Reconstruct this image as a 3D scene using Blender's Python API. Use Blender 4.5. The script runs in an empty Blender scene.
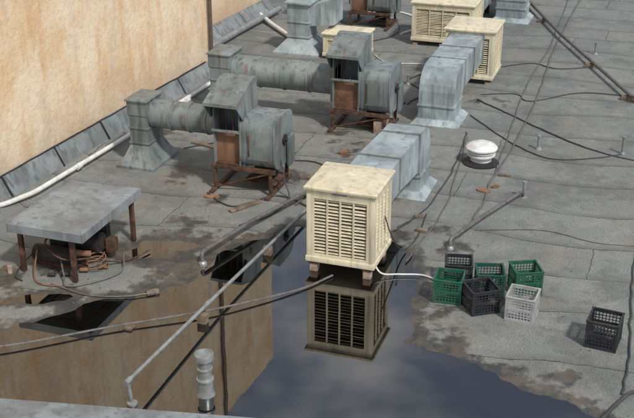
import bpy, bmesh, math, random
import numpy as np
from mathutils import Vector, Matrix
random.seed(7)
rad=math.radians
SC=bpy.context.scene
COL=SC.collection

# ---------------------------------------------------------------- materials
class NT:
    def __init__(s,name):
        s.m=bpy.data.materials.new(name); s.m.use_nodes=True
        s.t=s.m.node_tree; s.n=s.t.nodes; s.n.clear()
        s.out=s.n.new('ShaderNodeOutputMaterial')
        s.pos=s.n.new('ShaderNodeNewGeometry').outputs['Position']
    def L(s,a,b): s.t.links.new(a,b)
    def set(s,inp,v):
        if hasattr(v,'is_output') : s.L(v,inp)
        else:
            if isinstance(v,(tuple,list)) and len(v)==3 and inp.type=='RGBA': v=(*v,1)
            inp.default_value=v
    def mapping(s,scale=(1,1,1),rot=(0,0,0),vec=None,loc=(0,0,0)):
        n=s.n.new('ShaderNodeMapping'); s.L(vec or s.pos,n.inputs[0]); n.inputs['Scale'].default_value=scale; n.inputs['Rotation'].default_value=rot;n.inputs['Location'].default_value=loc
        return n.outputs[0]
    def noise(s,scale,detail=3,rough=.55,vec=None,dist=0,color=False,two=False):
        n=s.n.new('ShaderNodeTexNoise'); 
        if two: n.noise_dimensions='2D'
        s.L(vec or s.pos,n.inputs['Vector'])
        n.inputs['Scale'].default_value=scale;n.inputs['Detail'].default_value=min(detail,4);n.inputs['Roughness'].default_value=rough;n.inputs['Distortion'].default_value=dist
        if color:
            sp=s.n.new('ShaderNodeSeparateColor'); s.L(n.outputs['Color'],sp.inputs[0]); return sp.outputs[0],sp.outputs[1],sp.outputs[2]
        return n.outputs['Fac']
    def ramp(s,f,a,b,va=0.,vb=1.,smooth=True):
        n=s.n.new('ShaderNodeMapRange'); n.interpolation_type='SMOOTHSTEP' if smooth else 'LINEAR'
        s.L(f,n.inputs['Value']); n.inputs['From Min'].default_value=a;n.inputs['From Max'].default_value=b;n.inputs['To Min'].default_value=va;n.inputs['To Max'].default_value=vb
        return n.outputs['Result']
    def math(s,op,a,b=0.,c=None):
        n=s.n.new('ShaderNodeMath'); n.operation=op; s.set(n.inputs[0],a); s.set(n.inputs[1],b)
        if c is not None: s.set(n.inputs[2],c)
        return n.outputs[0]
    def mix(s,f,a,b,blend='MIX'):
        n=s.n.new('ShaderNodeMix'); n.data_type='RGBA'; n.blend_type=blend; s.set(n.inputs[0],f); s.set(n.inputs[6],a); s.set(n.inputs[7],b)
        return n.outputs[2]
    def bump(s,h,strength=.3,dist=.01,normal=None):
        n=s.n.new('ShaderNodeBump'); s.L(h,n.inputs['Height']); n.inputs['Strength'].default_value=strength;n.inputs['Distance'].default_value=dist
        return n.outputs[0]
    def bsdf(s,col,rough=.6,metal=0.,normal=None,spec=None):
        n=s.n.new('ShaderNodeBsdfPrincipled'); s.set(n.inputs['Base Color'],col); s.set(n.inputs['Roughness'],rough); s.set(n.inputs['Metallic'],metal)
        if normal is not None: s.L(normal,n.inputs['Normal'])
        if spec is not None: s.set(n.inputs['Specular IOR Level'],spec)
        s.L(n.outputs[0],s.out.inputs[0]); return n

def painted(name,base,rust=.35,rough=.5,metal=0.15,grime=.5,rustcol=(.16,.062,.025),var=.25,streak=9,simple=False,lo=.78,hi=1.1):
    s=NT(name)
    dark=tuple(c*(1-var*1.3) for c in base); light=tuple(min(1,c*(1+var*.6)) for c in base)
    if simple:
        n=s.noise(9,3,.7); c=s.mix(s.ramp(n,.35,.65),tuple(b*lo for b in base),tuple(min(1,b*hi) for b in base))
        if rust>.1: c=s.mix(s.ramp(n,.57-.1*rust,.68,0,.75),c,rustcol)
        s.bsdf(c,rough,metal); return s.m
    n1=s.noise(2.3,2)
    c=s.mix(s.ramp(n1,.3,.7),dark,light)
    sa,sb,sc=s.noise(1.0,3,.66,s.mapping((streak,streak,1.2)),color=True)
    c=s.mix(s.ramp(sa,.48,.68,0,grime),c,tuple(b*.36 for b in base))
    c=s.mix(s.ramp(sb,.55,.72,0,.4),c,tuple(min(1,b*1.4) for b in base))
    pt=s.noise(9,4,.75)
    rm=s.ramp(s.math('ADD',s.math('MULTIPLY',sc,.6),s.math('MULTIPLY',pt,.5)),.66-.16*rust,.74-.14*rust)
    rm=s.math('MULTIPLY',rm,min(.85,rust*2))
    c=s.mix(rm,c,s.mix(s.ramp(pt,.4,.62),rustcol,tuple(x*1.8 for x in rustcol)))
    c=s.mix(s.ramp(pt,.48,.68,.25,0),c,tuple(b*.5 for b in base))
    s.bsdf(c,s.ramp(n1,.2,.8,rough-.12,rough+.15),metal,s.bump(n1,.3,.03))
    return s.m

M={}
M['duct']=painted('galvanised_blue_grey',(.235,.28,.285),.3,.5,.2,.85,(.12,.055,.028))
M['duct_l']=painted('galvanised_light',(.41,.49,.52),.14,.42,.25,.65,(.14,.08,.045))
M['flash']=painted('flashing_metal',(.25,.285,.30),.2,.55,.2,.8)
M['cream']=painted('cream_paint',(.70,.65,.49),.17,.5,0,.5,(.20,.11,.045),.1,12)
M['cream_d']=painted('cream_louver',(.58,.53,.39),.0,.55,0,.5,simple=True)
M['tabletop']=painted('table_sheet',(.27,.31,.34),.15,.5,.2,.6)
M['rust']=painted('rusty_iron',(.09,.05,.034),.5,.8,.1,.6,(.15,.062,.03),.4,simple=True,lo=.5,hi=1.2)
M['rustpl']=painted('rusty_plate',(.24,.13,.08),.6,.8,.05,.5,(.15,.07,.035),.4)
M['dark']=painted('dark_iron',(.035,.035,.037),.3,.6,.2,.4,(.07,.035,.02),simple=True,lo=.5)
M['galv']=painted('galvanised_pipe',(.34,.37,.38),.0,.38,.5,.5,var=.15,simple=True)
M['pvc']=painted('white_pipe',(.66,.67,.66),.0,.4,0,.5,simple=True,lo=.82,hi=1.05)
M['white']=painted('white_vent',(.70,.72,.72),.0,.4,.1,.5,simple=True,lo=.8,hi=1.05)
M['wood']=painted('weathered_wood',(.20,.16,.12),.0,.85,0,.5,simple=True,lo=.5)
M['cable']=painted('cable_sheath',(.05,.05,.055),.0,.6,0,.3,simple=True)
M['cable_g']=painted('grey_conduit',(.15,.145,.14),.25,.6,.1,.4,(.08,.045,.03),simple=True,lo=.6)
M['brick']=painted('brick_block',(.36,.28,.22),.0,.9,0,.4,simple=True,lo=.6)
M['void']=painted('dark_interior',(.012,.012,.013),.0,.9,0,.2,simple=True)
M['drain']=painted('brown_downpipe',(.12,.09,.075),.5,.6,.1,.5,simple=True)
def plastic(name,c):
    s=NT(name); n=s.noise(9,3)
    col=s.mix(s.ramp(n,.35,.75,0,.5),c,tuple(x*.55+.03 for x in c))
    col=s.mix(s.ramp(n,.52,.7,0,.3),col,(.16,.15,.13))
    s.bsdf(col,.5); return s.m
M['cr_g']=plastic('green_plastic',(.012,.10,.06)); M['cr_k']=plastic('black_plastic',(.02,.022,.028)); M['cr_w']=plastic('grey_plastic',(.36,.38,.39)); M['cr_d']=plastic('dark_green_plastic',(.012,.07,.05))

def stucco():
    s=NT('stucco')
    mid=s.noise(.9,4,.72)
    c=s.mix(s.ramp(mid,.35,.65),(.67,.49,.30),(.76,.65,.49))
    st,st2,st3=s.noise(1,4,.68,s.mapping((2.6,2.6,.6)),color=True)
    c=s.mix(s.ramp(st,.5,.7,0,.6),c,(.60,.37,.19))
    c=s.mix(s.ramp(st2,.52,.7,0,.55),c,(.50,.43,.36))
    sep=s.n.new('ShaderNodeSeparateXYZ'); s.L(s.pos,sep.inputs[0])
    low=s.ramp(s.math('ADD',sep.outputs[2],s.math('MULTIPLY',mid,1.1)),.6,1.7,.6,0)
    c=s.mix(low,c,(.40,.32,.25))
    sp=s.noise(11,4,.8); c=s.mix(s.ramp(sp,.5,.68,0,.35),c,(.42,.31,.22)); c=s.mix(s.ramp(sp,.3,.44,.25,0),c,(.85,.78,.64))
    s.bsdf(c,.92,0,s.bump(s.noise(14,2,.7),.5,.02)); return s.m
M['stucco']=stucco()

def roofmat():
    s=NT('mineral_roofing_felt')
    sep=s.n.new('ShaderNodeSeparateXYZ'); s.L(s.pos,sep.inputs[0]); X,Y=sep.outputs[0],sep.outputs[1]
    warp=s.math('MULTIPLY',s.math('SUBTRACT',s.noise(.35,1,two=True),.5),.75)
    w3,m3,hfree=s.noise(3.2,4,.75,color=True,two=True)
    warp2=s.math('MULTIPLY',s.math('SUBTRACT',w3,.5),.07)
    yy=s.math('ADD',s.math('ADD',s.math('MULTIPLY',Y,1/.93),s.math('MULTIPLY',X,-.05)),s.math('ADD',warp,warp2))
    fr=s.math('FRACT',yy); row=s.math('FLOOR',yy)
    seam=s.ramp(fr,.0,.024,1,0)
    lap=s.ramp(fr,.0,.2,1,0)
    wn=s.n.new('ShaderNodeTexWhiteNoise'); wn.noise_dimensions='1D'; s.L(row,wn.inputs['W'])
    xx=s.math('ADD',s.math('MULTIPLY',X,1/5.2),s.math('ADD',s.math('MULTIPLY',wn.outputs[0],1.0),s.math('MULTIPLY',warp2,.3)))
    fx=s.math('FRACT',xx); seam2=s.ramp(fx,0,.004,1,0)
    cell=s.n.new('ShaderNodeTexWhiteNoise'); cell.noise_dimensions='2D'
    cmb=s.n.new('ShaderNodeCombineXYZ'); s.L(row,cmb.inputs[0]); s.L(s.math('FLOOR',xx),cmb.inputs[1]); s.L(cmb.outputs[0],cell.inputs['Vector'])
    g=s.noise(55,4,.95,two=True)
    b1,b2,b3=s.noise(.8,4,.75,color=True,two=True)
    c=s.mix(s.ramp(b1,.3,.7),(.150,.170,.170),(.228,.247,.240))
    c=s.mix(s.ramp(cell.outputs[0],0,1,0,.45),c,(.262,.278,.268))
    c=s.mix(s.ramp(m3,.5,.68,0,.5),c,(.31,.312,.295))
    c=s.mix(s.ramp(w3,.5,.68,0,.5),c,(.115,.125,.125))
    c=s.mix(s.ramp(b2,.47,.64,0,.6),c,(.110,.120,.120))
    c=s.mix(s.ramp(b3,.53,.68,0,.45),c,(.24,.222,.19))
    c=s.mix(s.ramp(g,.46,.62,0,.62),c,(.065,.072,.072))
    c=s.mix(s.ramp(g,.30,.42,.5,0),c,(.42,.42,.40))
    c=s.mix(s.math('MULTIPLY',lap,s.ramp(m3,.3,.6,.15,.55)),c,(.09,.095,.095))
    sm=s.math('MAXIMUM',seam,seam2); sm=s.math('MULTIPLY',sm,s.ramp(b3,.35,.55,.55,1.))
    c=s.mix(sm,c,(.018,.02,.022))
    at=s.n.new('ShaderNodeAttribute'); at.attribute_name='damp'
    ed=s.math('ADD',at.outputs['Fac'],s.math('ADD',s.math('MULTIPLY',s.math('SUBTRACT',b2,.5),1.3),s.math('MULTIPLY',s.math('SUBTRACT',hfree,.5),.8)))
    d=s.ramp(ed,.36,.60)
    halo=s.math('MULTIPLY',s.ramp(ed,.2,.4),s.ramp(ed,.4,.55,1,0))
    c=s.mix(s.math('MULTIPLY',halo,.25),c,(.25,.235,.205))
    wet=s.mix(s.ramp(m3,.4,.62),(.034,.035,.036),(.095,.078,.060))
    c=s.mix(s.math('MULTIPLY',d,.85),c,wet)
    r=s.ramp(d,0,1,.92,.36)
    s.bsdf(c,r,0,s.bump(g,.35,.015),.35); return s.m
M['roof']=roofmat()

def water():
    s=NT('water')
    tr=s.n.new('ShaderNodeBsdfTransparent'); tr.inputs[0].default_value=(.66,.62,.54,1)
    gl=s.n.new('ShaderNodeBsdfGlossy'); gl.inputs['Roughness'].default_value=.004; gl.inputs['Color'].default_value=(1,1,1,1)
    fn=s.n.new('ShaderNodeFresnel'); fn.inputs['IOR'].default_value=2.45
    b=s.bump(s.noise(4,1),.03,.01); s.L(b,gl.inputs['Normal']); 
    mx=s.n.new('ShaderNodeMixShader'); s.L(fn.outputs[0],mx.inputs[0]); s.L(tr.outputs[0],mx.inputs[1]); s.L(gl.outputs[0],mx.inputs[2]); s.L(mx.outputs[0],s.out.inputs[0]); return s.m
M['water']=water()

# ---------------------------------------------------------------- geometry helpers
def empty(name,loc=(0,0,0),rz=0):
    e=bpy.data.objects.new(name,None); e.empty_display_size=.2; COL.objects.link(e); e.location=loc; e.rotation_euler=(0,0,rz); return e
def finish(bm,name,mat,parent=None,smooth=False):
    bmesh.ops.recalc_face_normals(bm,faces=bm.faces[:])
    me=bpy.data.meshes.new(name); bm.to_mesh(me); bm.free()
    me.materials.append(M[mat] if isinstance(mat,str) else mat)
    if smooth:
        for p in me.polygons: p.use_smooth=True
        try: me.set_sharp_from_angle(angle=rad(35))
        except Exception: pass
    o=bpy.data.objects.new(name,me); COL.objects.link(o)
    if parent: o.parent=parent
    return o
def add_box(bm,x0,x1,y0,y1,z0,z1,mat4=None):
    v=[bm.verts.new((x,y,z)) for z in (z0,z1) for x,y in ((x0,y0),(x1,y0),(x1,y1),(x0,y1))]
    if mat4: 
        for q in v: q.co=mat4@q.co
    for f in ((3,2,1,0),(4,5,6,7),(0,1,5,4),(1,2,6,5),(2,3,7,6),(3,0,4,7)): bm.faces.new([v[i] for i in f])
    return v
def box(p,name,x0,x1,y0,y1,z0,z1,mat,bev=.008,m4=None):
    bm=bmesh.new(); add_box(bm,x0,x1,y0,y1,z0,z1,m4)
    if bev: bmesh.ops.bevel(bm,geom=bm.edges[:],offset=bev,segments=2,affect='EDGES',profile=.6)
    return finish(bm,name,mat,p,smooth=bool(bev))
def loft(p,name,rings,mat,cap=True,smooth=False,bev=0):
    bm=bmesh.new(); R=[[bm.verts.new(c) for c in r] for r in rings]
    for a,b in zip(R,R[1:]):
        n=len(a)
        for i in range(n): bm.faces.new((a[i],a[(i+1)%n],b[(i+1)%n],b[i]))
    if cap: bm.faces.new(R[0][::-1]); bm.faces.new(R[-1])
    if bev: bmesh.ops.bevel(bm,geom=bm.edges[:],offset=bev,segments=1,affect='EDGES')
    return finish(bm,name,mat,p,smooth)
def rect(x0,x1,y0,y1,z): return [(x0,y0,z),(x1,y0,z),(x1,y1,z),(x0,y1,z)]
def sweep_into(bm,pts,r,seg=10,cap=True):
    pts=[Vector(p) for p in pts]; rings=[]; N=None
    for i,p in enumerate(pts):
        a=pts[max(i-1,0)]; b=pts[min(i+1,len(pts)-1)]; t=(b-a).normalized()
        if N is None: N=t.orthogonal().normalized()
        N=(N-t*N.dot(t)); N=N.normalized() if N.length>1e-6 else t.orthogonal().normalized()
        B=t.cross(N); rr=r[i] if isinstance(r,(list,tuple)) else r
        rings.append([bm.verts.new(p+(N*math.cos(2*math.pi*k/seg)+B*math.sin(2*math.pi*k/seg))*rr) for k in range(seg)])
    for a,b in zip(rings,rings[1:]):
        for k in range(seg): bm.faces.new((a[k],a[(k+1)%seg],b[(k+1)%seg],b[k]))
    if cap: bm.faces.new(rings[0][::-1]); bm.faces.new(rings[-1])
def tube(p,name,pts,r,mat,seg=10):
    bm=bmesh.new(); sweep_into(bm,pts,r,seg); return finish(bm,name,mat,p,True)
def cyl(p,name,a,b,r,mat,seg=24,r2=None):
    bm=bmesh.new(); sweep_into(bm,[a,b],[r,r if r2 is None else r2],seg); return finish(bm,name,mat,p,True)
def lathe(p,name,prof,mat,seg=28,c=(0,0)):
    bm=bmesh.new(); rs=[[bm.verts.new((c[0]+r*math.cos(2*math.pi*k/seg),c[1]+r*math.sin(2*math.pi*k/seg),z)) for k in range(seg)] for r,z in prof]
    for a,b in zip(rs,rs[1:]):
        for k in range(seg): bm.faces.new((a[k],a[(k+1)%seg],b[(k+1)%seg],b[k]))
    bm.faces.new(rs[0][::-1]); bm.faces.new(rs[-1]); return finish(bm,name,mat,p,True)
def rnd(pts,r=.08,n=5):
    P=[Vector(p) for p in pts]; out=[P[0]]
    for a,b,c in zip(P,P[1:],P[2:]):
        d1=(a-b); d2=(c-b); k=min(r,d1.length*.45,d2.length*.45); s=b+d1.normalized()*k; e=b+d2.normalized()*k
        for i in range(n+1):
            t=i/n; out.append(s*(1-t)**2+b*2*t*(1-t)+e*t*t)
    out.append(P[-1]); return out
def spline(pts,n=8):
    P=[Vector(p) for p in pts]; P=[P[0]*2-P[1]]+P+[P[-1]*2-P[-2]]; out=[]
    for i in range(1,len(P)-2):
        a,b,c,d=P[i-1:i+3]
        for k in range(n):
            t=k/n; out.append(.5*((2*b)+(c-a)*t+(2*a-5*b+4*c-d)*t*t+(3*b-a-3*c+d)*t**3))
    out.append(P[-2]); return out

# ---------------------------------------------------------------- roof sheet with shallow dips + water
def sinoise(x,y,seed,base,n=14):
    r=random.Random(seed); o=np.zeros_like(x)
    for i in range(n):
        k=base*(1.0+i*.55); a=r.uniform(0,6.28); ph=r.uniform(0,6.28); o+=np.sin(k*(x*math.cos(a)+y*math.sin(a))+ph)/(1+i*.6)
    return o/2.2
def sdpoly(x,y,poly):
    d=np.full_like(x,1e9); ins=np.zeros_like(x,dtype=bool); n=len(poly)
    for i in range(n):
        ax,ay=poly[i]; bx,by=poly[(i+1)%n]; ex,ey=bx-ax,by-ay
        t=np.clip(((x-ax)*ex+(y-ay)*ey)/(ex*ex+ey*ey),0,1)
        d=np.minimum(d,np.hypot(x-ax-t*ex,y-ay-t*ey))
        c=((ay>y)!=(by>y)); xi=(bx-ax)*(y-ay)/((by-ay) if by!=ay else 1e-9)+ax; ins^=(c&(x<xi))
    return np.where(ins,d,-d)
PUD=[(-7.2,6.0),(-7.2,7.45),(-6.25,7.95),(-5.85,8.35),(-5.6,8.85),(-5.15,9.25),(-4.78,9.6),(-4.75,10.21),(-4.5,10.9),(-4.11,11.45),(-3.67,11.4),(-2.9,11.35),(-2.55,11.0),(-2.38,10.5),(-2.3,10.05),(-2.25,9.6),(-2.15,9.2),(-1.73,9.12),(-1.3,9.0),(-.96,8.8),(-.35,8.55),(.0,8.3),(.3,7.6),(.3,6.0)]
PUD2=[(-6.0,10.0),(-5.5,9.9),(-5.25,10.2),(-5.0,10.55),(-5.35,10.7),(-5.75,10.45)]
PUD3=[(-6.5,8.55),(-6.1,8.65),(-5.8,8.95),(-6.0,9.05),(-6.4,8.85)]
def sd_all(x,y):
    w=sinoise(x,y,3,2.2)*.08+sinoise(x,y,5,7)*.045+sinoise(x,y,6,16)*.018
    s=np.maximum(np.maximum(sdpoly(x,y,PUD),sdpoly(x,y,PUD2)-.05),sdpoly(x,y,PUD3)-.05)
    return s+w
def height(sd): return np.where(sd>0,-np.minimum(sd*.05,.035),np.minimum(-sd*.05,.012))
BL=[(-4.7,14.9,.8),(-4.1,14.3,.6),(-5.1,10.7,.6),(-1.9,9.75,.5),(-1.6,9.4,.5),(-2.2,11.3,.6),(-2.4,11.9,.5),(-5.9,8.7,.8),(-6.6,8.4,.7),(-5.3,8.9,.5),(-5.3,12.1,.7),(-6.2,12.4,.5),(-2.0,10.5,.55),(-1.3,10.5,.45),(-3.3,12.6,.7),(-6.3,9.7,.9),(-3.9,13.2,.45),(-4.9,13.0,.6),(-.6,8.9,.4),(-3.1,16.9,.5),(-4.3,12.4,.6),(-5.6,16.6,.5),(-2.5,17.0,.45),(-3.6,8.9,.3),(-5.2,9.6,.7),(-5.6,11.2,.5),(-4.3,15.7,.6),(-6.0,13.8,.6),(-5.3,17.8,.5),(-2.45,14.1,.4),(-6.5,7.9,.7),(-6.9,9.0,.5),(-7.1,11.4,.5),(-7.3,14.2,.6),(-4.6,16.8,.5),(-3.5,14.9,.5)]
def frange(a,b,s): return list(np.arange(a,b,s))
xs=[-40,-28,-20,-15,-12]+frange(-10,1.6,.05)+[1.6,2.2,3,5,8,13,20,30,40]
ys=[-12,-5,0,3,5]+frange(6,13,.05)+frange(13,20,.12)+[20,21,22,24,27,31,36,42,55]
GX,GY=np.meshgrid(np.array(xs,float),np.array(ys,float),indexing='ij')
SD=sd_all(GX,GY); Z=height(SD)
undul=sinoise(GX,GY,11,.8)*.006; Z=np.where(SD<-.25,Z+undul*np.clip((-SD-.25)*2,0,1),Z)
DA=np.clip(.5+(SD+.17)*1.6,0,1)
NX=GX+sinoise(GX,GY,21,3)*.2; NY=GY+sinoise(GX,GY,22,3)*.2
for bx,by,br in BL: DA=np.maximum(DA,np.clip(1-np.hypot(NX-bx,(NY-by)*.8)/br,0,1)*.62)
nx,ny=GX.shape
V=np.stack([GX.ravel(),GY.ravel(),Z.ravel()],1)
idx=np.arange(nx*ny).reshape(nx,ny)
Fq=np.stack([idx[:-1,:-1].ravel(),idx[1:,:-1].ravel(),idx[1:,1:].ravel(),idx[:-1,1:].ravel()],1)
me=bpy.data.meshes.new('flat_roof'); me.from_pydata(V.tolist(),[],Fq.tolist()); 
a=me.attributes.new('damp','FLOAT','POINT'); a.data.foreach_set('value',DA.ravel().astype(np.float32))
me.materials.append(M['roof'])
for p in me.polygons: p.use_smooth=True
o=bpy.data.objects.new('roof_surface',me); COL.objects.link(o)
wx=np.arange(-7.5,.6,.06); wy=np.arange(6,12,.06); WX,WY=np.meshgrid(wx,wy,indexing='ij'); WS=sd_all(WX,WY)
id2=np.arange(WX.size).reshape(WX.shape); keep=(WS>-.09); kf=keep[:-1,:-1]&keep[1:,:-1]&keep[1:,1:]&keep[:-1,1:]
Q=np.stack([id2[:-1,:-1],id2[1:,:-1],id2[1:,1:],id2[:-1,1:]],-1)[kf]
used=np.unique(Q); remap=-np.ones(WX.size,int); remap[used]=np.arange(len(used))
me=bpy.data.meshes.new('puddle'); me.from_pydata([(float(WX.ravel()[i]),float(WY.ravel()[i]),0.) for i in used],[],remap[Q].tolist()); me.materials.append(M['water'])
o=bpy.data.objects.new('rain_puddle',me); COL.objects.link(o)
bm=bmesh.new(); add_box(bm,-400,400,-400,400,-9.2,-9); finish(bm,'ground','wood')
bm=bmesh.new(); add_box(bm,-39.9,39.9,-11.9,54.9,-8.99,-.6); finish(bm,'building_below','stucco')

# ---------------------------------------------------------------- stucco building
WSL=.067
def W(y): return -8.02+(y-10.9)*WSL
bld=empty('stucco_building')
HB=8.8
def wallprism(name,y0,y1,off,z0,z1,thick,mat,par):
    v=lambda y,o,z:(W(y)+o,y,z)
    loft(par,name,[[v(y0,off-thick,z0),v(y0,off,z0),v(y1,off,z0),v(y1,off-thick,z0)],[v(y0,off-thick,z1),v(y0,off,z1),v(y1,off,z1),v(y1,off-thick,z1)]],mat)
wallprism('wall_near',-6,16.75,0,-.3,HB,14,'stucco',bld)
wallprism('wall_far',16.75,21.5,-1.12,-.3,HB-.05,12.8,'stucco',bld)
wallprism('parapet_cap',-6.05,16.85,.06,HB,HB+.1,14.1,'flash',bld)
def wfl(name,y0,y1,off,bot,top,mat,t=.012):
    v=lambda y,o,z:(W(y)+o,y,z)
    loft(bld,name,[[v(y0,off+bot,0),v(y0,off+bot+t,0),v(y1,off+bot+t,0),v(y1,off+bot,0)],[v(y0,off+.01,top),v(y0,off+.01+t,top),v(y1,off+.01+t,top),v(y1,off+.01,top)]],mat)
y=4.0;i=0
while y<16.6:
    L=min(1.15,16.75-y); wfl('flashing_%d'%i,y+.004,y+L-.002,0,.2+random.uniform(-.02,.03),.36+random.uniform(-.02,.02),'flash',.012+.006*(i%2)); 
    v=lambda yy,o,z:(W(yy)+o,yy,z)
    loft(bld,'lap_%d'%i,[[v(y-.01,.215,.0),v(y-.01,.232,0),v(y+.015,.232,0),v(y+.015,.215,0)],[v(y-.01,.02,.37),v(y-.01,.037,.37),v(y+.015,.037,.37),v(y+.015,.02,.37)]],'dark')
    y+=L;i+=1
tube(bld,'flashing_bead',[(W(yy)+.03+random.uniform(-.004,.004),yy,.37+random.uniform(-.006,.006)) for yy in frange(4,16.75,.25)],.010,'dark')
y=16.8
while y<21.4:
    L=min(1.1,21.5-y); wfl('far_flashing_%d'%int(y*10),y+.01,y+L-.01,-1.12,.3,.32,'flash'); y+=L
tube(bld,'downpipe',[(W(16.7)+.06,16.66,.3),(W(16.7)+.06,16.66,HB)],.035,'drain',12)
v=lambda yy,o,z:(W(yy)+o,yy,z)
loft(bld,'felt_upstand',[[v(4,.0,-.1),v(4,.42,-.02),v(4,.19,.10),v(4,.0,.12)],[v(16.7,.0,-.1),v(16.7,.42,-.02),v(16.7,.19,.10),v(16.7,.0,.12)]],'roof')

pv=empty('white_drain_pipe')
tube(pv,'pipe',rnd([(W(8)+.02,10.15,.12),(W(10.5)+.25,10.62,.12),(W(10.9)+.36,11.1,.11),(W(13)+.36,13.1,.11),(W(15)+.36,16.2,.11)],.12),.033,'pvc',14)
for yy in (12.1,13.9,15.2): cyl(pv,'coupling',(W(yy)+.36,yy-.05,.11),(W(yy)+.36,yy+.05,.11),.042,'pvc')
pv=empty('white_drain_pipe')
tube(pv,'pipe',rnd([(-8.75,20.9,.25),(-8.35,20.9,.12),(-7.9,20.35,.09),(-7.15,19.5,.08)],.2),.045,'pvc',12)
tube(empty('grey_conduit'),'pipe',[(W(17)-.7,16.95,.12),(W(19)-.75,19.5,.12),(W(21)-.75,21.4,.13)],.06,'galv',12)

par=empty('parapet')
def pl(x): return 6.84+(x+5.46)*.2
loft(par,'upstand',[[(-9,pl(-9)-.36,-.2),(3,pl(3)-.36,-.2),(3,pl(3)-.04,-.2),(-9,pl(-9)-.04,-.2)],[(-9,pl(-9)-.36,.1),(3,pl(3)-.36,.1),(3,pl(3)-.04,.1),(-9,pl(-9)-.04,.1)]],'flash')
loft(par,'coping',[[(-9,pl(-9)-.42,.1),(3,pl(3)-.42,.1),(3,pl(3)-.0,.1),(-9,pl(-9)-.0,.1)],[(-9,pl(-9)-.42,.13),(3,pl(3)-.42,.13),(3,pl(3)-.0,.13),(-9,pl(-9)-.0,.13)]],'tabletop')

# ---------------------------------------------------------------- evaporative coolers
def louver_panel(p,name,w,h,M4,ribs=3,rows=17):
    fr=.035
    bm=bmesh.new()
    for a in ((0,w,-.012,.012,0,fr),(0,w,-.012,.012,h-fr,h),(0,fr,-.0125,.0125,fr,h-fr),(w-fr,w,-.0125,.0125,fr,h-fr)): add_box(bm,*a,M4)
    for i in range(1,ribs+1):
        x=fr+(w-2*fr)*i/(ribs+1); add_box(bm,x-.009,x+.009,-.009,.012,fr,h-fr,M4)
    finish(bm,name+'_frame','cream',p)
    bm=bmesh.new(); hh=(h-2*fr)/rows
    for i in range(rows):
        z=fr+hh*(i+.5); m=M4@Matrix.Translation((0,.012,z))@Matrix.Rotation(rad(38+random.uniform(-6,6)),4,'X')@Matrix.Rotation(rad(random.uniform(-.5,.5)),4,'Y')
        add_box(bm,fr,w-fr,-.014,.014,-.002,.002,m)
    finish(bm,name+'_slats','cream_d',p)
def cooler(name,x,y,w,d,h,z0=.1,feet=True,mat='cream',cap=.025):
    e=empty(name,(x,y,0)); H=h
    box(e,'pan',-.012,w+.012,-.012,d+.012,z0,z0+.07,mat,.015)
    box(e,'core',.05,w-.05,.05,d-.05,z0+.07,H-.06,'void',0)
    c=.055
    for i,(a,b) in enumerate(((0,0),(w-c,0),(0,d-c),(w-c,d-c))): box(e,'corner_post_%d'%i,a,a+c,b,b+c,z0+.07,H-.09,mat,.01)
    box(e,'top_band',0,w,0,d,H-.1,H-.02,mat,.012)
    loft(e,'lid',[rect(-cap,w+cap,-cap,d+cap,H-.035),rect(-cap-.004,w+cap+.004,-cap-.004,d+cap+.004,H-.005),rect(-cap+.012,w+cap-.012,-cap+.012,d+cap-.012,H+.01),rect(.05,w-.05,.05,d-.05,H+.018),rect(.13,w-.13,.13,d-.13,H+.034)],mat,bev=.004)
    ph=H-.1-z0-.07; pw=w-2*c; pd=d-2*c
    T=Matrix.Translation
    louver_panel(e,'front_panel',pw,ph,T((c,.014,z0+.07)))
    louver_panel(e,'right_panel',pd,ph,T((w-.014,c,z0+.07))@Matrix.Rotation(rad(90),4,'Z'))
    louver_panel(e,'left_panel',pd,ph,T((.014,d-c,z0+.07))@Matrix.Rotation(rad(-90),4,'Z'))
    box(e,'rear_panel',c,w-c,d-.03,d-.008,z0+.07,H-.1,mat,.004)
    if feet:
        for i,(a,b) in enumerate(((.03,.02),(w-.13,.02),(.03,d-.12),(w-.13,d-.12))):
            box(e,'leg_%d'%i,a,a+.09,b,b+.1,-.05,z0-.035,'brick',.01); box(e,'pad_%d'%i,a-.01,a+.10,b-.01,b+.09,z0-.035,z0,'rust',.004)
    return e
c1=cooler('evaporative_cooler',-3.63,10.35,.79,.73,1.05,.13)
box(c1,'name_plate',.31,.47,-.008,.0,.985,1.012,'galv',.002)
tube(c1,'drain_hose',spline([(.72,.2,.16),(.85,.12,.05),(1.05,.2,.03),(1.3,.26,.03),(1.55,.16,.03)]),.010,'pvc',8)
tube(c1,'supply_cable',spline([(.79,.45,.6),(.86,.5,.35),(.93,.75,.06),(1.0,1.2,.03),(.95,1.9,.03)]),.008,'cable',8)
c2=cooler('evaporative_cooler',-3.72,17.85,.85,.85,.96,.1)
c3=cooler('evaporative_cooler',-4.83,19.95,1.2,1.0,.86,.1)
c4=cooler('evaporative_cooler',-6.15,18.5,.8,.6,.5,.06)
c5=cooler('evaporative_cooler',-4.9,24.6,1.0,.9,.85,.1)

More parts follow.
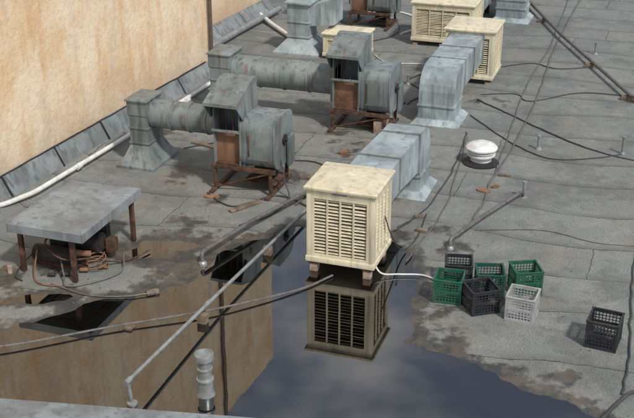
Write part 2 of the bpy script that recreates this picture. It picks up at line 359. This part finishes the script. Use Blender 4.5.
# ---------------------------------------------------------------- rectangular ducts behind the coolers
def duct_down(name,x0,x1,yc,yr0,yr1,zb,zt,mat='duct_l',sgn=1,base=.1,x0c=None,x1c=None,ztc=None):
    e=empty(name); n=8; rings=[]
    x0c=x0 if x0c is None else x0c; x1c=x1 if x1c is None else x1c; ztc=zt if ztc is None else ztc
    far=yr1 if sgn>0 else yr0; near=yr0 if sgn>0 else yr1
    ym=yc+(near-sgn*.12-yc)*.55
    rings.append([(x0c,yc,zb),(x1c,yc,zb),(x1c,yc,ztc),(x0c,yc,ztc)])
    rings.append([(x0c,ym,zb),(x1c,ym,zb),(x1c,ym,ztc),(x0c,ym,ztc)])
    rings.append([(x0,near-sgn*.12,zb),(x1,near-sgn*.12,zb),(x1,near-sgn*.12,zt),(x0,near-sgn*.12,zt)])
    ri=.12; cy,cz=near-sgn*ri,zb-ri; ro_y=abs(far-cy); ro_z=zt-cz
    for k in range(1,n+1):
        a=rad(90)*k/n; s,c=math.sin(a),math.cos(a); q=.55
        so=math.copysign(abs(s)**q,s); co=abs(c)**q
        yi,zi=cy+sgn*ri*s,cz+ri*c; yo,zo=cy+sgn*ro_y*so,cz+ro_z*co
        rings.append([(x0,yi,zi),(x1,yi,zi),(x1,yo,zo),(x0,yo,zo)])
    rings.append([(x0,near,.09),(x1,near,.09),(x1,far,.09),(x0,far,.09)])
    loft(e,'duct',rings,mat,bev=0)
    a,b=sorted((near,far))
    loft(e,'curb',[rect(x0-base,x1+base,a-base,b+base,-.02),rect(x0-base,x1+base,a-base,b+base,.02),rect(x0-.02,x1+.02,a-.02,b+.02,.10)],mat)
    t=.018
    def seamring(nm,yy,zT,X0,X1):
        bm=bmesh.new()
        for bx in ((X0-t,X1+t,yy-.012,yy+.012,zT,zT+t),(X1,X1+t,yy-.012,yy+.012,zb-t,zT),(X0-t,X0,yy-.012,yy+.012,zb-t,zT),(X0,X1,yy-.012,yy+.012,zb-t,zb)): add_box(bm,*bx)
        finish(bm,nm,'flash',e)
    seamring('seam_a',yc+sgn*.03,ztc,x0c,x1c); seamring('seam_b',ym-sgn*.01,ztc,x0c,x1c); seamring('seam_c',near-sgn*.12,zt,x0,x1)
    for zz in ((.3,) if zb<.45 else (.28,.46)):
        bm=bmesh.new()
        for bx in ((x0-t,x1+t,a-t,a,zz,zz+.024),(x0-t,x1+t,b,b+t,zz,zz+.024),(x1,x1+t,a,b,zz,zz+.024),(x0-t,x0,a,b,zz,zz+.024)): add_box(bm,*bx)
        finish(bm,'riser_seam_%d'%int(zz*100),mat,e)
    return e
duct_down('rectangular_duct',-3.4,-2.9,11.08,12.75,13.3,.42,.93,x0c=-3.5,x1c=-2.97,ztc=.86)
duct_down('rectangular_duct',-3.62,-3.06,17.85,15.6,16.2,.42,.88,sgn=-1)
duct_down('rectangular_duct',-3.6,-3.0,24.6,22.3,22.9,.5,.9,sgn=-1)
e=empty('rectangular_duct'); box(e,'trunk',-4.3,-3.75,20.95,23.2,.35,.8,'duct_l',.006)
box(e,'seam',-4.32,-3.73,21.6,21.625,.33,.82,'duct_l',.003); box(e,'seam_b',-4.32,-3.73,22.4,22.425,.33,.82,'duct_l',.003)
for yy in (21.3,22.9): box(e,'stand_%d'%int(yy),-4.2,-3.85,yy,yy+.05,-.01,.345,'rust',.004)

# ---------------------------------------------------------------- centrifugal exhaust fans
def exhaust_fan(name,rx0,rx1,ry0,ry1,rh,bx,by,zc,rr,UW=.86,dw=.38,hz=.5,hr=.19):
    e=empty(name)
    cyy=(ry0+ry1)/2
    loft(e,'riser_base',[rect(rx0-.16,rx1+.14,ry0-.17,ry1+.17,-.02),rect(rx0-.16,rx1+.14,ry0-.17,ry1+.17,.05),rect(rx0-.06,rx1+.06,ry0-.08,ry1+.08,.18),rect(rx0,rx1,ry0,ry1,.32)],'duct')
    loft(e,'riser',[rect(rx0,rx1,ry0,ry1,.32),rect(rx0,rx1,ry0,ry1,rh-.22),rect(rx0-.02,rx1,ry0-.01,ry1+.01,rh-.2),rect(rx0-.02,rx1,ry0-.01,ry1+.01,rh)],'duct')
    box(e,'riser_cap',rx0-.04,rx1+.025,ry0-.035,ry1+.035,rh,rh+.025,'duct',.006)
    for zz in (.34,.56): box(e,'riser_band_%d'%int(zz*100),rx0-.014,rx1+.014,ry0-.014,ry1+.014,zz,zz+.025,'duct',.004)
    x1=bx+.04; L=x1-rx1
    cyl(e,'round_duct',(rx1-.01,cyy,zc),(x1,cyy,zc),rr,'duct',36)
    for k in range(5):
        xx=rx1+.03+(L-.08)*k/4; cyl(e,'duct_band_%d'%k,(xx-.012,cyy,zc),(xx+.012,cyy,zc),rr+.012,'flash' if k%2 else 'duct',36)
    box(e,'inlet_collar',bx-.02,bx+.06,cyy-rr-.04,cyy+rr+.04,zc-rr-.04,zc+rr+.04,'duct',.012)
    y0=by;y1=by+.75; xa=bx+.04; xb=bx+.04+dw
    zt=zc+hz; zb=zc-.36
    box(e,'discharge_left',xa,xa+.02,y0+.1,y1,zb,zt,'duct',.003)
    box(e,'discharge_right',xb-.02,xb,y0+.1,y1,zb,zt,'duct',.003)
    box(e,'discharge_bottom',xa+.02,xb-.02,y0+.1,y1,zb,zb+.02,'rust',.003)
    box(e,'discharge_back',xa+.02,xb-.02,y1-.3,y1,zb+.02,zt-.02,'duct',.003)
    box(e,'cutoff_plate',xa+.021,xb-.021,y0+.16,y0+.18,zb+.021,zb+.46,'rustpl',.003)
    box(e,'flange_mid',xa-.01,xb+.01,y0+.07,y0+.11,zb+.46,zb+.49,'duct',.003)
    for k in range(3): box(e,'bar_%d'%k,xa+.07+k*.1,xa+.08+k*.1,y0+.12,y0+.132,zb+.49,zt-.02,'rust',0)
    t=.012; hx0,hx1=xa-.04,xb+.04; yf,yb=y0-.1,y0+.62; zf,zk=zt+.03,zt+.03+hr
    loft(e,'hood_sheet',[[(hx0,yf,zf),(hx1,yf,zf),(hx1,yf,zf+t),(hx0,yf,zf+t)],[(hx0,yb-.15,zk),(hx1,yb-.15,zk),(hx1,yb-.15,zk+t),(hx0,yb-.15,zk+t)],[(hx0,yb,zk),(hx1,yb,zk),(hx1,yb,zk+t),(hx0,yb,zk+t)]],'duct')
    loft(e,'hood_lip',[[(hx0,yf-.004,zf-.03),(hx1,yf-.004,zf-.03),(hx1,yf+.008,zf-.03),(hx0,yf+.008,zf-.03)],[(hx0,yf-.004,zf-.001),(hx1,yf-.004,zf-.001),(hx1,yf+.008,zf-.001),(hx0,yf+.008,zf-.001)]],'duct')
    for nm,xx in (('left',hx0),('right',hx1-t)):
        pr=[(yf+.01,zf-.03),(y0+.12,zt-.22),(yb,zt-.3),(yb,zk-.001),(yb-.15,zk-.001),(yf+.01,zf-.001)]
        loft(e,'hood_cheek_'+nm,[[(xx,a,b) for a,b in pr],[(xx+t,a,b) for a,b in pr]],'duct')
    loft(e,'hood_back',[rect(hx0+t,hx1-t,yb-.012,yb-.001,zt-.3),rect(hx0+t,hx1-t,yb-.012,yb-.001,zk-.002)],'duct')
    sx0,sx1=xb+.042,bx+UW+.05; cy,cz=by+.42,zc-.03; pr=[]
    for k in range(28):
        a=2*math.pi*k/28; r=.35
        ca,sa=math.cos(a),math.sin(a); q=.5
        pr.append((cy+r*math.copysign(abs(ca)**q,ca),cz+r*math.copysign(abs(sa)**q,sa)))
    loft(e,'scroll_casing',[[(sx0-.04,a,b) for a,b in pr],[(sx1,a,b) for a,b in pr]],'duct',smooth=True)
    for nm,xx in (('a',sx0+.005),('b',sx1-.02)):
        loft(e,'casing_rim_'+nm,[[(xx,cy+(a-cy)*1.03,cz+(b-cz)*1.03) for a,b in pr],[(xx+.018,cy+(a-cy)*1.03,cz+(b-cz)*1.03) for a,b in pr]],'flash',smooth=True)
    yfp=cy-.35
    box(e,'access_panel',sx0+.07,sx1-.07,yfp-.012,yfp+.006,cz-.2,cz+.2,'duct',.005)
    box(e,'panel_hinge',sx0+.085,sx0+.1,yfp-.024,yfp-.012,cz-.16,cz+.14,'rust',.003)
    cyl(e,'shaft',(sx1,cy,cz),(sx1+.05,cy,cz),.02,'rust'); cyl(e,'bearing',(sx1+.0,cy,cz),(sx1+.025,cy,cz),.07,'dark')
    box(e,'belt_guard',sx1+.012,sx1+.06,cy+.06,cy+.26,cz-.4,cz+.02,'duct',.015)
    zs=zb
    for nm,a in (('front',by+.08),('back',by+.7)): box(e,'rail_'+nm,bx,bx+UW+.04,a,a+.05,zs-.06,zs-.003,'rust',.004)
    for i,(a,b) in enumerate(((bx+.02,by+.09),(bx+UW-.05,by+.09),(bx+.02,by+.705),(bx+UW-.05,by+.705))): box(e,'leg_%d'%i,a,a+.045,b,b+.035,-.02,zs-.06,'rust',.003)
    for nm,a in (('left',bx+.025),('right',bx+UW-.045)): box(e,'foot_'+nm,a-.01,a+.05,by-.06,by+.86,-.02,.045,'rust',.004)
    tube(e,'brace_front',[(bx+.06,by+.1,.05),(bx+UW-.05,by+.1,zs-.06)],.012,'rust')
    box(e,'motor_shelf',bx+.4,bx+UW,by+.2,by+.65,zs-.26,zs-.24,'rust',.003)
    cyl(e,'motor',(bx+.5,by+.45,zs-.14),(bx+.78,by+.45,zs-.14),.085,'dark',20)
    box(e,'drip_plate',bx+.1,bx+.68,by-.15,by+.42,.05,.065,'rustpl',.004,Matrix.Rotation(rad(-1),4,'Y'))
    tube(e,'cable',spline([(bx+.9,by+.3,.5),(bx+1.0,by+.2,.2),(bx+1.1,by+.05,.04),(bx+1.05,by-.5,.03),(bx+.8,by-.9,.03)]),.009,'cable',8)
    return e
exhaust_fan('centrifugal_exhaust_fan',-7.02,-6.74,12.6,13.05,.96,-5.6,12.08,.74,.2)
exhaust_fan('centrifugal_exhaust_fan',-6.86,-6.52,15.0,15.5,.98,-4.84,14.8,.7,.235,UW=.9,dw=.42)
e=empty('exhaust_duct_riser')
loft(e,'base',[rect(-7.15,-6.25,18.5,19.3,-.02),rect(-7.15,-6.25,18.5,19.3,.05),rect(-6.9,-6.47,18.65,19.1,.3)],'duct_l')
loft(e,'riser',[rect(-6.9,-6.47,18.65,19.1,.3),rect(-6.9,-6.47,18.65,19.1,.95)],'duct_l')
box(e,'cap',-6.94,-6.43,18.6,19.15,.95,.99,'duct_l',.01)
for zz in (.32,.6): box(e,'band_%d'%int(zz*100),-6.915,-6.455,18.635,19.115,zz,zz+.03,'duct_l',.004)
loft(e,'transition',[[(-6.47,18.7,.55),(-6.47,19.05,.55),(-6.47,19.05,.92),(-6.47,18.7,.92)],[(-6.0,18.7,.6),(-6.0,19.25,.6),(-6.0,19.25,1.1),(-6.0,18.7,1.1)]],'duct_l')
exhaust_fan('centrifugal_exhaust_fan',-7.4,-7.0,21.0,21.5,1.0,-6.4,20.8,.7,.21)

# ---------------------------------------------------------------- compressor shelter
e=empty('compressor_shelter')
X0,X1=-6.70,-5.80
loft(e,'roof_sheet',[rect(X0,X1,9.17,10.5,.58),rect(X0-.01,X1+.01,9.16,10.51,.625),rect(X0-.01,X1+.01,9.16,10.51,.655),rect(X0+.07,X1-.07,9.24,10.43,.663)],'tabletop')
bm=bmesh.new()
for a in ((X0-.015,X1+.015,9.145,9.158,.56,.66),(X0-.015,X1+.015,10.512,10.525,.56,.66),(X0-.023,X0-.012,9.145,10.525,.56,.66),(X1+.012,X1+.023,9.145,10.525,.56,.66)): add_box(bm,*a)
finish(bm,'skirt','tabletop',e)
for i,(x,y) in enumerate(((-6.69,9.27),(-6.0,9.22),(-5.88,10.38),(-6.67,10.38))): box(e,'leg_%d'%i,x,x+.05,y,y+.05,-.01,.578,'rust',.004)
box(e,'rail_front',-6.64,-6.01,9.24,9.27,.5,.54,'rust',.003); box(e,'rail_side',-5.91,-5.88,9.3,10.38,.5,.54,'rust',.003)
e=empty('refrigeration_compressor',(.06,0,0))
box(e,'base_frame_a',-6.7,-6.05,9.5,9.56,.0,.07,'rust',.004); box(e,'base_frame_b',-6.7,-6.05,10.0,10.06,.0,.07,'rust',.004)
cyl(e,'receiver_tank',(-6.68,9.5,.17),(-6.15,9.5,.17),.1,'dark',24)
box(e,'block',-6.6,-6.36,9.65,9.95,.07,.36,'dark',.03); cyl(e,'head',(-6.49,9.8,.36),(-6.49,9.8,.46),.09,'dark')
cyl(e,'motor',(-6.28,9.8,.25),(-6.0,9.8,.25),.12,'dark'); cyl(e,'flywheel',(-6.34,9.8,.27),(-6.31,9.8,.27),.17,'rust',28)
box(e,'condenser',-6.66,-6.1,10.1,10.2,.05,.5,'dark',.01)
for k in range(7): tube(e,'coil_%d'%k,[(-6.64,10.09,.1+k*.055),(-6.12,10.09,.1+k*.055)],.009,'rustpl',6)
tube(e,'pipe_a',spline([(-6.5,9.6,.4),(-6.45,9.35,.36),(-6.2,9.3,.24),(-5.95,9.5,.2),(-5.85,9.7,.08),(-5.7,9.9,.03),(-5.6,10.2,.03)]),.010,'rust',8)
tube(e,'pipe_b',spline([(-6.3,9.4,.2),(-6.15,9.2,.1),(-6.05,9.1,.03),(-5.8,9.3,.03),(-5.65,9.6,.04),(-5.75,9.85,.12)]),.009,'cable_g',8)
tube(e,'pipe_c',spline([(-6.6,9.4,.25),(-6.5,9.15,.05),(-6.35,9.05,.03),(-6.1,9.08,.03)]),.009,'rustpl',8)
tube(e,'pipe_d',spline([(-6.7,9.5,.17),(-6.8,9.4,.05),(-6.75,9.15,.03),(-6.6,9.05,.03)]),.010,'cable',8)
tube(e,'coil_loop',[(-5.98+.14*math.cos(t*.5)*(1-t*.01),9.62+.14*math.sin(t*.5),.03+t*.004) for t in range(40)],.007,'rustpl',6)
box(e,'control_box',-5.98,-5.88,9.85,9.98,.1,.27,'rust',.01); cyl(e,'filter',(-6.12,9.42,.28),(-5.98,9.52,.24),.035,'rustpl')
cyl(e,'valve',(-6.85,9.2,.0),(-6.85,9.2,.1),.03,'brick')
for k,(x,y,z,s) in enumerate(((-6.2,9.3,.02,.05),(-6.05,9.45,.03,.045),(-6.35,9.25,.02,.04),(-5.9,9.6,.02,.045),(-6.15,9.55,.08,.06))): cyl(e,'fitting_%d'%k,(x-s,y,z+s*.5),(x+s,y+s*.6,z+s*.6),s*.5,'rustpl' if k%2 else 'dark',10)

# ---------------------------------------------------------------- milk crates
def crate(x,y,rz,mat,s=.3,h=.28,name='milk_crate'):
    bm=bmesh.new(); a=s/2; t=.012
    for q in range(4):
        Rm=Matrix.Rotation(rad(90*q),4,'Z')
        add_box(bm,-a,a-.001,-a,-a+t,h-.04,h,Rm); add_box(bm,-a,a-.001,-a,-a+t,0,.03,Rm)
        add_box(bm,-a-.002,-a+.022,-a-.002,-a+.022,0,h+.002,Rm)
        add_box(bm,-a-.006,a+.006,-a-.007,-a,h-.012,h-.001,Rm)
        add_box(bm,-a+.02,a-.02,-a+.001,-a+t-.001,h*.47,h*.56,Rm)
        for k in range(1,9):
            xx=-a+s*k/9; add_box(bm,xx-.0045,xx+.0045,-a+.002,-a+.008,.03,h-.04,Rm)
        for k in range(1,7):
            zz=.03+(h-.07)*k/7; add_box(bm,-a+.02,a-.02,-a+.003,-a+.007,zz-.004,zz+.004,Rm)
    for k in range(1,9):
        xx=-a+s*k/9; add_box(bm,xx-.006,xx+.006,-a+.012,a-.012,.004,.012); add_box(bm,-a+.012,a-.012,xx-.006,xx+.006,.005,.0125)
    o=finish(bm,name,mat); o.location=(x,y,.012); o.rotation_euler=(0,0,rz); return o
crate(-1.95,10.22,rad(4),'cr_g'); crate(-1.585,10.10,rad(34),'cr_k',.31); crate(-1.93,10.6,rad(12),'cr_k'); crate(-1.56,10.49,rad(16),'cr_d')
crate(-1.2,10.68,rad(25),'cr_g'); crate(-1.14,10.08,rad(-3),'cr_w'); crate(-.28,9.8,rad(-6),'cr_k',.31,.3)

# ---------------------------------------------------------------- roof vents, stack
e=empty('mushroom_roof_vent',(-2.37,14.25,0))
lathe(e,'base_flange',[(.26,-.01),(.26,.03),(.2,.05),(.17,.06)],'dark'); lathe(e,'neck',[(.15,.05),(.15,.2)],'white')
lathe(e,'louvre_ring',[(.16,.13),(.2,.14),(.2,.16),(.165,.17),(.165,.18),(.2,.19),(.2,.21),(.17,.22)],'white')
lathe(e,'cap',[(.19,.225),(.225,.235),(.225,.255),(.19,.29),(.12,.32),(.04,.335),(.01,.337)],'white')
e=empty('vent_stack',(-3.70,7.70,0))
lathe(e,'collar',[(.10,-.04),(.09,.0),(.072,.04),(.07,.15),(.082,.155),(.082,.175)],'galv'); lathe(e,'pipe',[(.064,.17),(.064,.385)],'galv')
lathe(e,'cap',[(.085,.375),(.09,.38),(.09,.43),(.086,.44),(.078,.442),(.073,.425),(.01,.42)],'galv')
lathe(e,'pipe_ring',[(.066,.27),(.074,.275),(.074,.29),(.066,.295)],'galv')
def stub(x,y,h,r=.022,mat='galv'):
    e=empty('vent_pipe_stub',(x,y,0)); lathe(e,'flashing',[(r*2.6,-.01),(r*2.3,.015),(r*1.3,.05)],'flash',14); cyl(e,'pipe',(0,0,0),(0,0,h),r,mat,12); cyl(e,'cap',(0,0,h),(0,0,h+.025),r*1.4,mat,12)
for a in ((-1.67,15.05,.2),(-.49,15.24,.26),(-1.37,20.41,.22),(-4.25,17.47,.16),(-4.9,17.9,.2),(-1.6,13.2,.22),(-5.1,22.5,.25)): stub(*a)

# ---------------------------------------------------------------- pipes and cables
e=empty('galvanised_water_pipe'); tube(e,'pipe',rnd([(-4.27,7.33,-.05),(-4.30,7.33,.24),(-4.25,9.3,.15),(-4.12,11.7,.1),(-4.05,12.4,.09)],.05),.02,'galv',12)
lathe(e,'foot',[(.05,-.05),(.05,.02),(.028,.03)],'galv',14,(-4.27,7.33)); cyl(e,'elbow',(-4.30,7.29,.24),(-4.30,7.38,.238),.029,'galv',14)
for (x,y) in ((-4.27,8.9),(-4.2,10.6)): box(e,'support_%d'%int(y),x-.05,x+.05,y-.04,y+.04,-.05,.1,'wood',.006)
cyl(e,'union',(-4.262,8.98,.165),(-4.26,9.06,.161),.028,'galv',12)
e=empty('iron_gas_pipe'); tube(e,'pipe',rnd([(-4.81,10.10,-.02),(-4.83,10.12,.15),(-4.6,11.1,.15),(-4.3,12.1,.14),(-4.22,12.5,.03)],.06),.026,'cable_g',12); lathe(e,'foot',[(.06,-.03),(.05,.03),(.03,.05)],'galv',14,(-4.81,10.10))
e=empty('iron_gas_pipe'); tube(e,'pipe',rnd([(-2.19,11.4,-.02),(-2.2,11.42,.13),(-1.95,12.2,.13),(-1.62,13.15,.12),(-1.60,13.2,.02)],.05),.024,'cable_g',12); lathe(e,'foot',[(.05,-.03),(.045,.03),(.03,.05)],'galv',14,(-2.19,11.4))
e=empty('thin_conduit'); tube(e,'pipe',spline([(-7.9,6.9,.12),(-6.9,7.27,.08),(-5.98,7.72,.05),(-5.1,8.45,.04),(-4.34,9.02,.05),(-3.9,9.45,.04),(-3.52,9.9,.02),(-3.3,10.3,.02)]),.012,'cable_g',8)
box(e,'support',-5.0,-4.9,8.5,8.6,-.05,.03,'wood',.005)
e=empty('rubber_hose'); tube(e,'hose',spline([(-.35,7.9,.03),(-.12,8.55,.03),(-.02,8.8,.03),(.08,8.97,.03),(.4,9.15,.03),(.9,9.2,.03)]),.018,'cable',10)
e=empty('iron_gas_pipe'); tube(e,'pipe',rnd([(-3.6,25.2,.1),(-3.37,24.42,.12),(-2.13,21.27,.12),(-.63,17.9,.12),(-.55,17.7,.12),(-.2,17.6,.12),(.8,17.9,.1)],.12),.032,'cable_g',12)
for yy,xx in ((19.5,-1.34),(22.5,-2.62),(17.8,-.58)): box(e,'support_%d'%int(yy),xx-.12,xx+.12,yy-.05,yy+.05,-.01,.085,'wood',.006)
def cable(pts,r=.009,mat='cable',name='roof_cable'):
    e=empty(name)
    P=[(p[0],p[1],p[2] if len(p)>2 else .024) for p in pts]; S=spline(P,6)
    S=[Vector((p.x+random.uniform(-.012,.012),p.y,p.z)) for p in S]; tube(e,'cable',S,r,mat,6)
cable([(-2.2,11.45),(-2.07,12.6),(-2.1,13.7),(-2.02,15.5),(-2.05,17.9),(-2.15,21),(-2.1,25.5)],.013,'cable_g')
cable([(-2.1,13.9),(-2.2,16),(-2.3,18.2),(-2.25,20.8),(-2.4,25.5)],.010,'cable_g')
cable([(-2.96,17.0),(-2.5,16.6),(-1.77,15.92),(-1.0,15.3),(-.31,15.01),(.5,14.9)],.012)
cable([(-2.9,16.2),(-2.3,15.4),(-1.8,14.9),(-1.4,14.7),(-.9,14.9),(-.49,15.2)],.009)
cable([(-2.95,17.3),(-2.4,17.5),(-2.1,17.2),(-1.4,17.9),(-.7,18.0)],.009)
cable([(-2.9,11.6,.1),(-2.75,12.3),(-2.68,13.5),(-2.75,14.8),(-2.8,15.4)],.010)
cable([(-2.6,10.9),(-2.55,11.6),(-2.5,12.6),(-2.6,13.6),(-2.75,15.2)],.009,'cable_g')
cable([(-4.1,15.0),(-3.7,14.4),(-3.5,13.7),(-3.45,13.1)],.010)
cable([(-4.35,12.0),(-4.3,13.0),(-4.0,14.1),(-4.15,15.5),(-4.05,16.5)],.014,'cable_g')
cable([(-5.6,12.0),(-5.1,11.7),(-4.7,12.2),(-4.2,12.0),(-3.7,11.4),(-3.4,11.3)],.010)
cable([(-6.6,13.4),(-6.1,13.8),(-5.3,13.4),(-4.6,13.5),(-4.1,13.1)],.009)
cable([(-4.0,16.4),(-3.9,17.1),(-4.3,17.7),(-3.9,18.6),(-3.8,19.6)],.012)
cable([(-5.3,19.0),(-4.9,18.6),(-4.2,18.7),(-3.8,18.3)],.01,'pvc')
cable([(-5.2,20.6),(-4.9,21.5),(-5.6,22.3),(-6.4,22.2)],.03,'pvc','white_drain_pipe')
cable([(-6.2,9.1),(-5.7,9.0),(-5.3,9.1),(-5.0,9.3)],.008,'cable_g')
cable([(-2.9,19.0),(-2.4,19.4),(-1.9,19.2),(-1.2,19.6)],.010)
cable([(-.02,8.9),(-.01,9.6),(-.06,10.6),(-.1,11.6),(-.08,12.6),(-.15,14.2)],.011)
cable([(-2.0,12.0),(-1.2,12.25),(-.5,12.1),(.4,12.3)],.006,'cable_g')

# ---------------------------------------------------------------- debris
def block(name,x,y,z,sx,sy,sz,rz,mat):
    o=box(None,name,-sx/2,sx/2,-sy/2,sy/2,0,sz,mat,.006); o.location=(x,y,z); o.rotation_euler=(rad(random.uniform(-2,2)),0,rad(rz))
def scrap(x,y,s,rz):
    r=random.Random(int(x*100)); bm=bmesh.new(); n=9
    pts=[(s*math.cos(2*math.pi*k/n)*r.uniform(.6,1),s*.55*math.sin(2*math.pi*k/n)*r.uniform(.6,1)) for k in range(n)]
    top=[bm.verts.new((a,b,.015+r.uniform(0,.03))) for a,b in pts]; bot=[bm.verts.new((a,b,0)) for a,b in pts]
    bm.faces.new(top); bm.faces.new(bot[::-1])
    for k in range(n): bm.faces.new((bot[k],bot[(k+1)%n],top[(k+1)%n],top[k]))
    o=finish(bm,'rusty_scrap','rustpl'); o.location=(x,y,.01); o.rotation_euler=(0,0,rad(rz))
scrap(-2.13,13.25,.14,-20); scrap(-2.02,13.42,.08,30); scrap(-4.3,14.0,.12,50); scrap(-5.5,11.9,.12,10)
block('wood_block',-1.96,13.86,.008,.16,.05,.04,10,'wood')
block('concrete_block',-4.05,15.0,.008,.2,.18,.2,5,'brick'); block('wood_block',-2.75,12.15,.008,.12,.07,.04,20,'wood')
block('wood_block',-2.62,11.75,.008,.14,.06,.05,-12,'wood'); block('wood_block',-5.05,9.3,-.02,.14,.06,.06,40,'wood')
block('wood_plank',-4.95,11.75,.008,.5,.08,.03,60,'wood'); block('wood_block',-4.5,12.9,.008,.2,.08,.05,5,'wood')
block('wood_plank',-6.3,13.6,.008,.6,.07,.03,-15,'wood')
bm=bmesh.new(); r=random.Random(4)
for i in range(900):
    x=r.uniform(-7.3,.8); y=r.uniform(8,22); s=r.uniform(.003,.011)
    if sd_all(np.array([x]),np.array([y]))[0]>-.05: continue
    m=Matrix.Translation((x,y,.012))@Matrix.Rotation(r.uniform(0,6),4,'Z'); add_box(bm,-s,s,-s*.6,s*.6,0,s*.7,m)
finish(bm,'gravel_debris','wood')

# ---------------------------------------------------------------- light, sky
SE,SR=rad(50),rad(128)
sv=Vector((math.sin(SR)*math.cos(SE),math.cos(SR)*math.cos(SE),math.sin(SE)))
w=bpy.data.worlds.new('World'); SC.world=w; w.use_nodes=True; nt=w.node_tree; nn=nt.nodes; bg=nn['Background']
sky=nn.new('ShaderNodeTexSky'); sky.sky_type='NISHITA'; sky.sun_disc=False; sky.sun_elevation=SE; sky.sun_rotation=SR; sky.air_density=1.0; sky.dust_density=2.0; sky.ozone_density=1.0
tc=nn.new('ShaderNodeTexCoord'); mp=nn.new('ShaderNodeMapping'); mp.inputs['Scale'].default_value=(1,1,2.0); mp.inputs['Location'].default_value=(.3,.1,.0); nt.links.new(tc.outputs['Generated'],mp.inputs[0])
no=nn.new('ShaderNodeTexNoise'); no.inputs['Scale'].default_value=3.4; no.inputs['Detail'].default_value=4; no.inputs['Roughness'].default_value=.6; nt.links.new(mp.outputs[0],no.inputs['Vector'])
mr=nn.new('ShaderNodeMapRange'); mr.interpolation_type='SMOOTHSTEP'; mr.inputs['From Min'].default_value=.44; mr.inputs['From Max'].default_value=.70; mr.inputs['To Min'].default_value=.14; nt.links.new(no.outputs['Fac'],mr.inputs['Value'])
mx=nn.new('ShaderNodeMix'); mx.data_type='RGBA'; nt.links.new(mr.outputs[0],mx.inputs[0]); nt.links.new(sky.outputs[0],mx.inputs[6]); mx.inputs[7].default_value=(7.6,7.5,7.4,1); nt.links.new(mx.outputs[2],bg.inputs[0])
bg.inputs[1].default_value=.12
ld=bpy.data.lights.new('Sun','SUN'); ld.energy=3.1; ld.angle=rad(4); ld.color=(1,.93,.83); lo=bpy.data.objects.new('Sun',ld); COL.objects.link(lo); lo.rotation_euler=sv.to_track_quat('Z','Y').to_euler(); lo.location=(0,0,20)

# ---------------------------------------------------------------- camera
cd=bpy.data.cameras.new('Camera'); cam=bpy.data.objects.new('Camera',cd); COL.objects.link(cam); SC.camera=cam
cd.sensor_width=36; cd.lens=1080/634*36; cd.clip_end=2000; cam.location=(0,0,5.7); cam.rotation_euler=(rad(90-24.2),0,rad(18.7))
SC.view_settings.view_transform='Standard'; SC.view_settings.look='None'; SC.view_settings.exposure=0
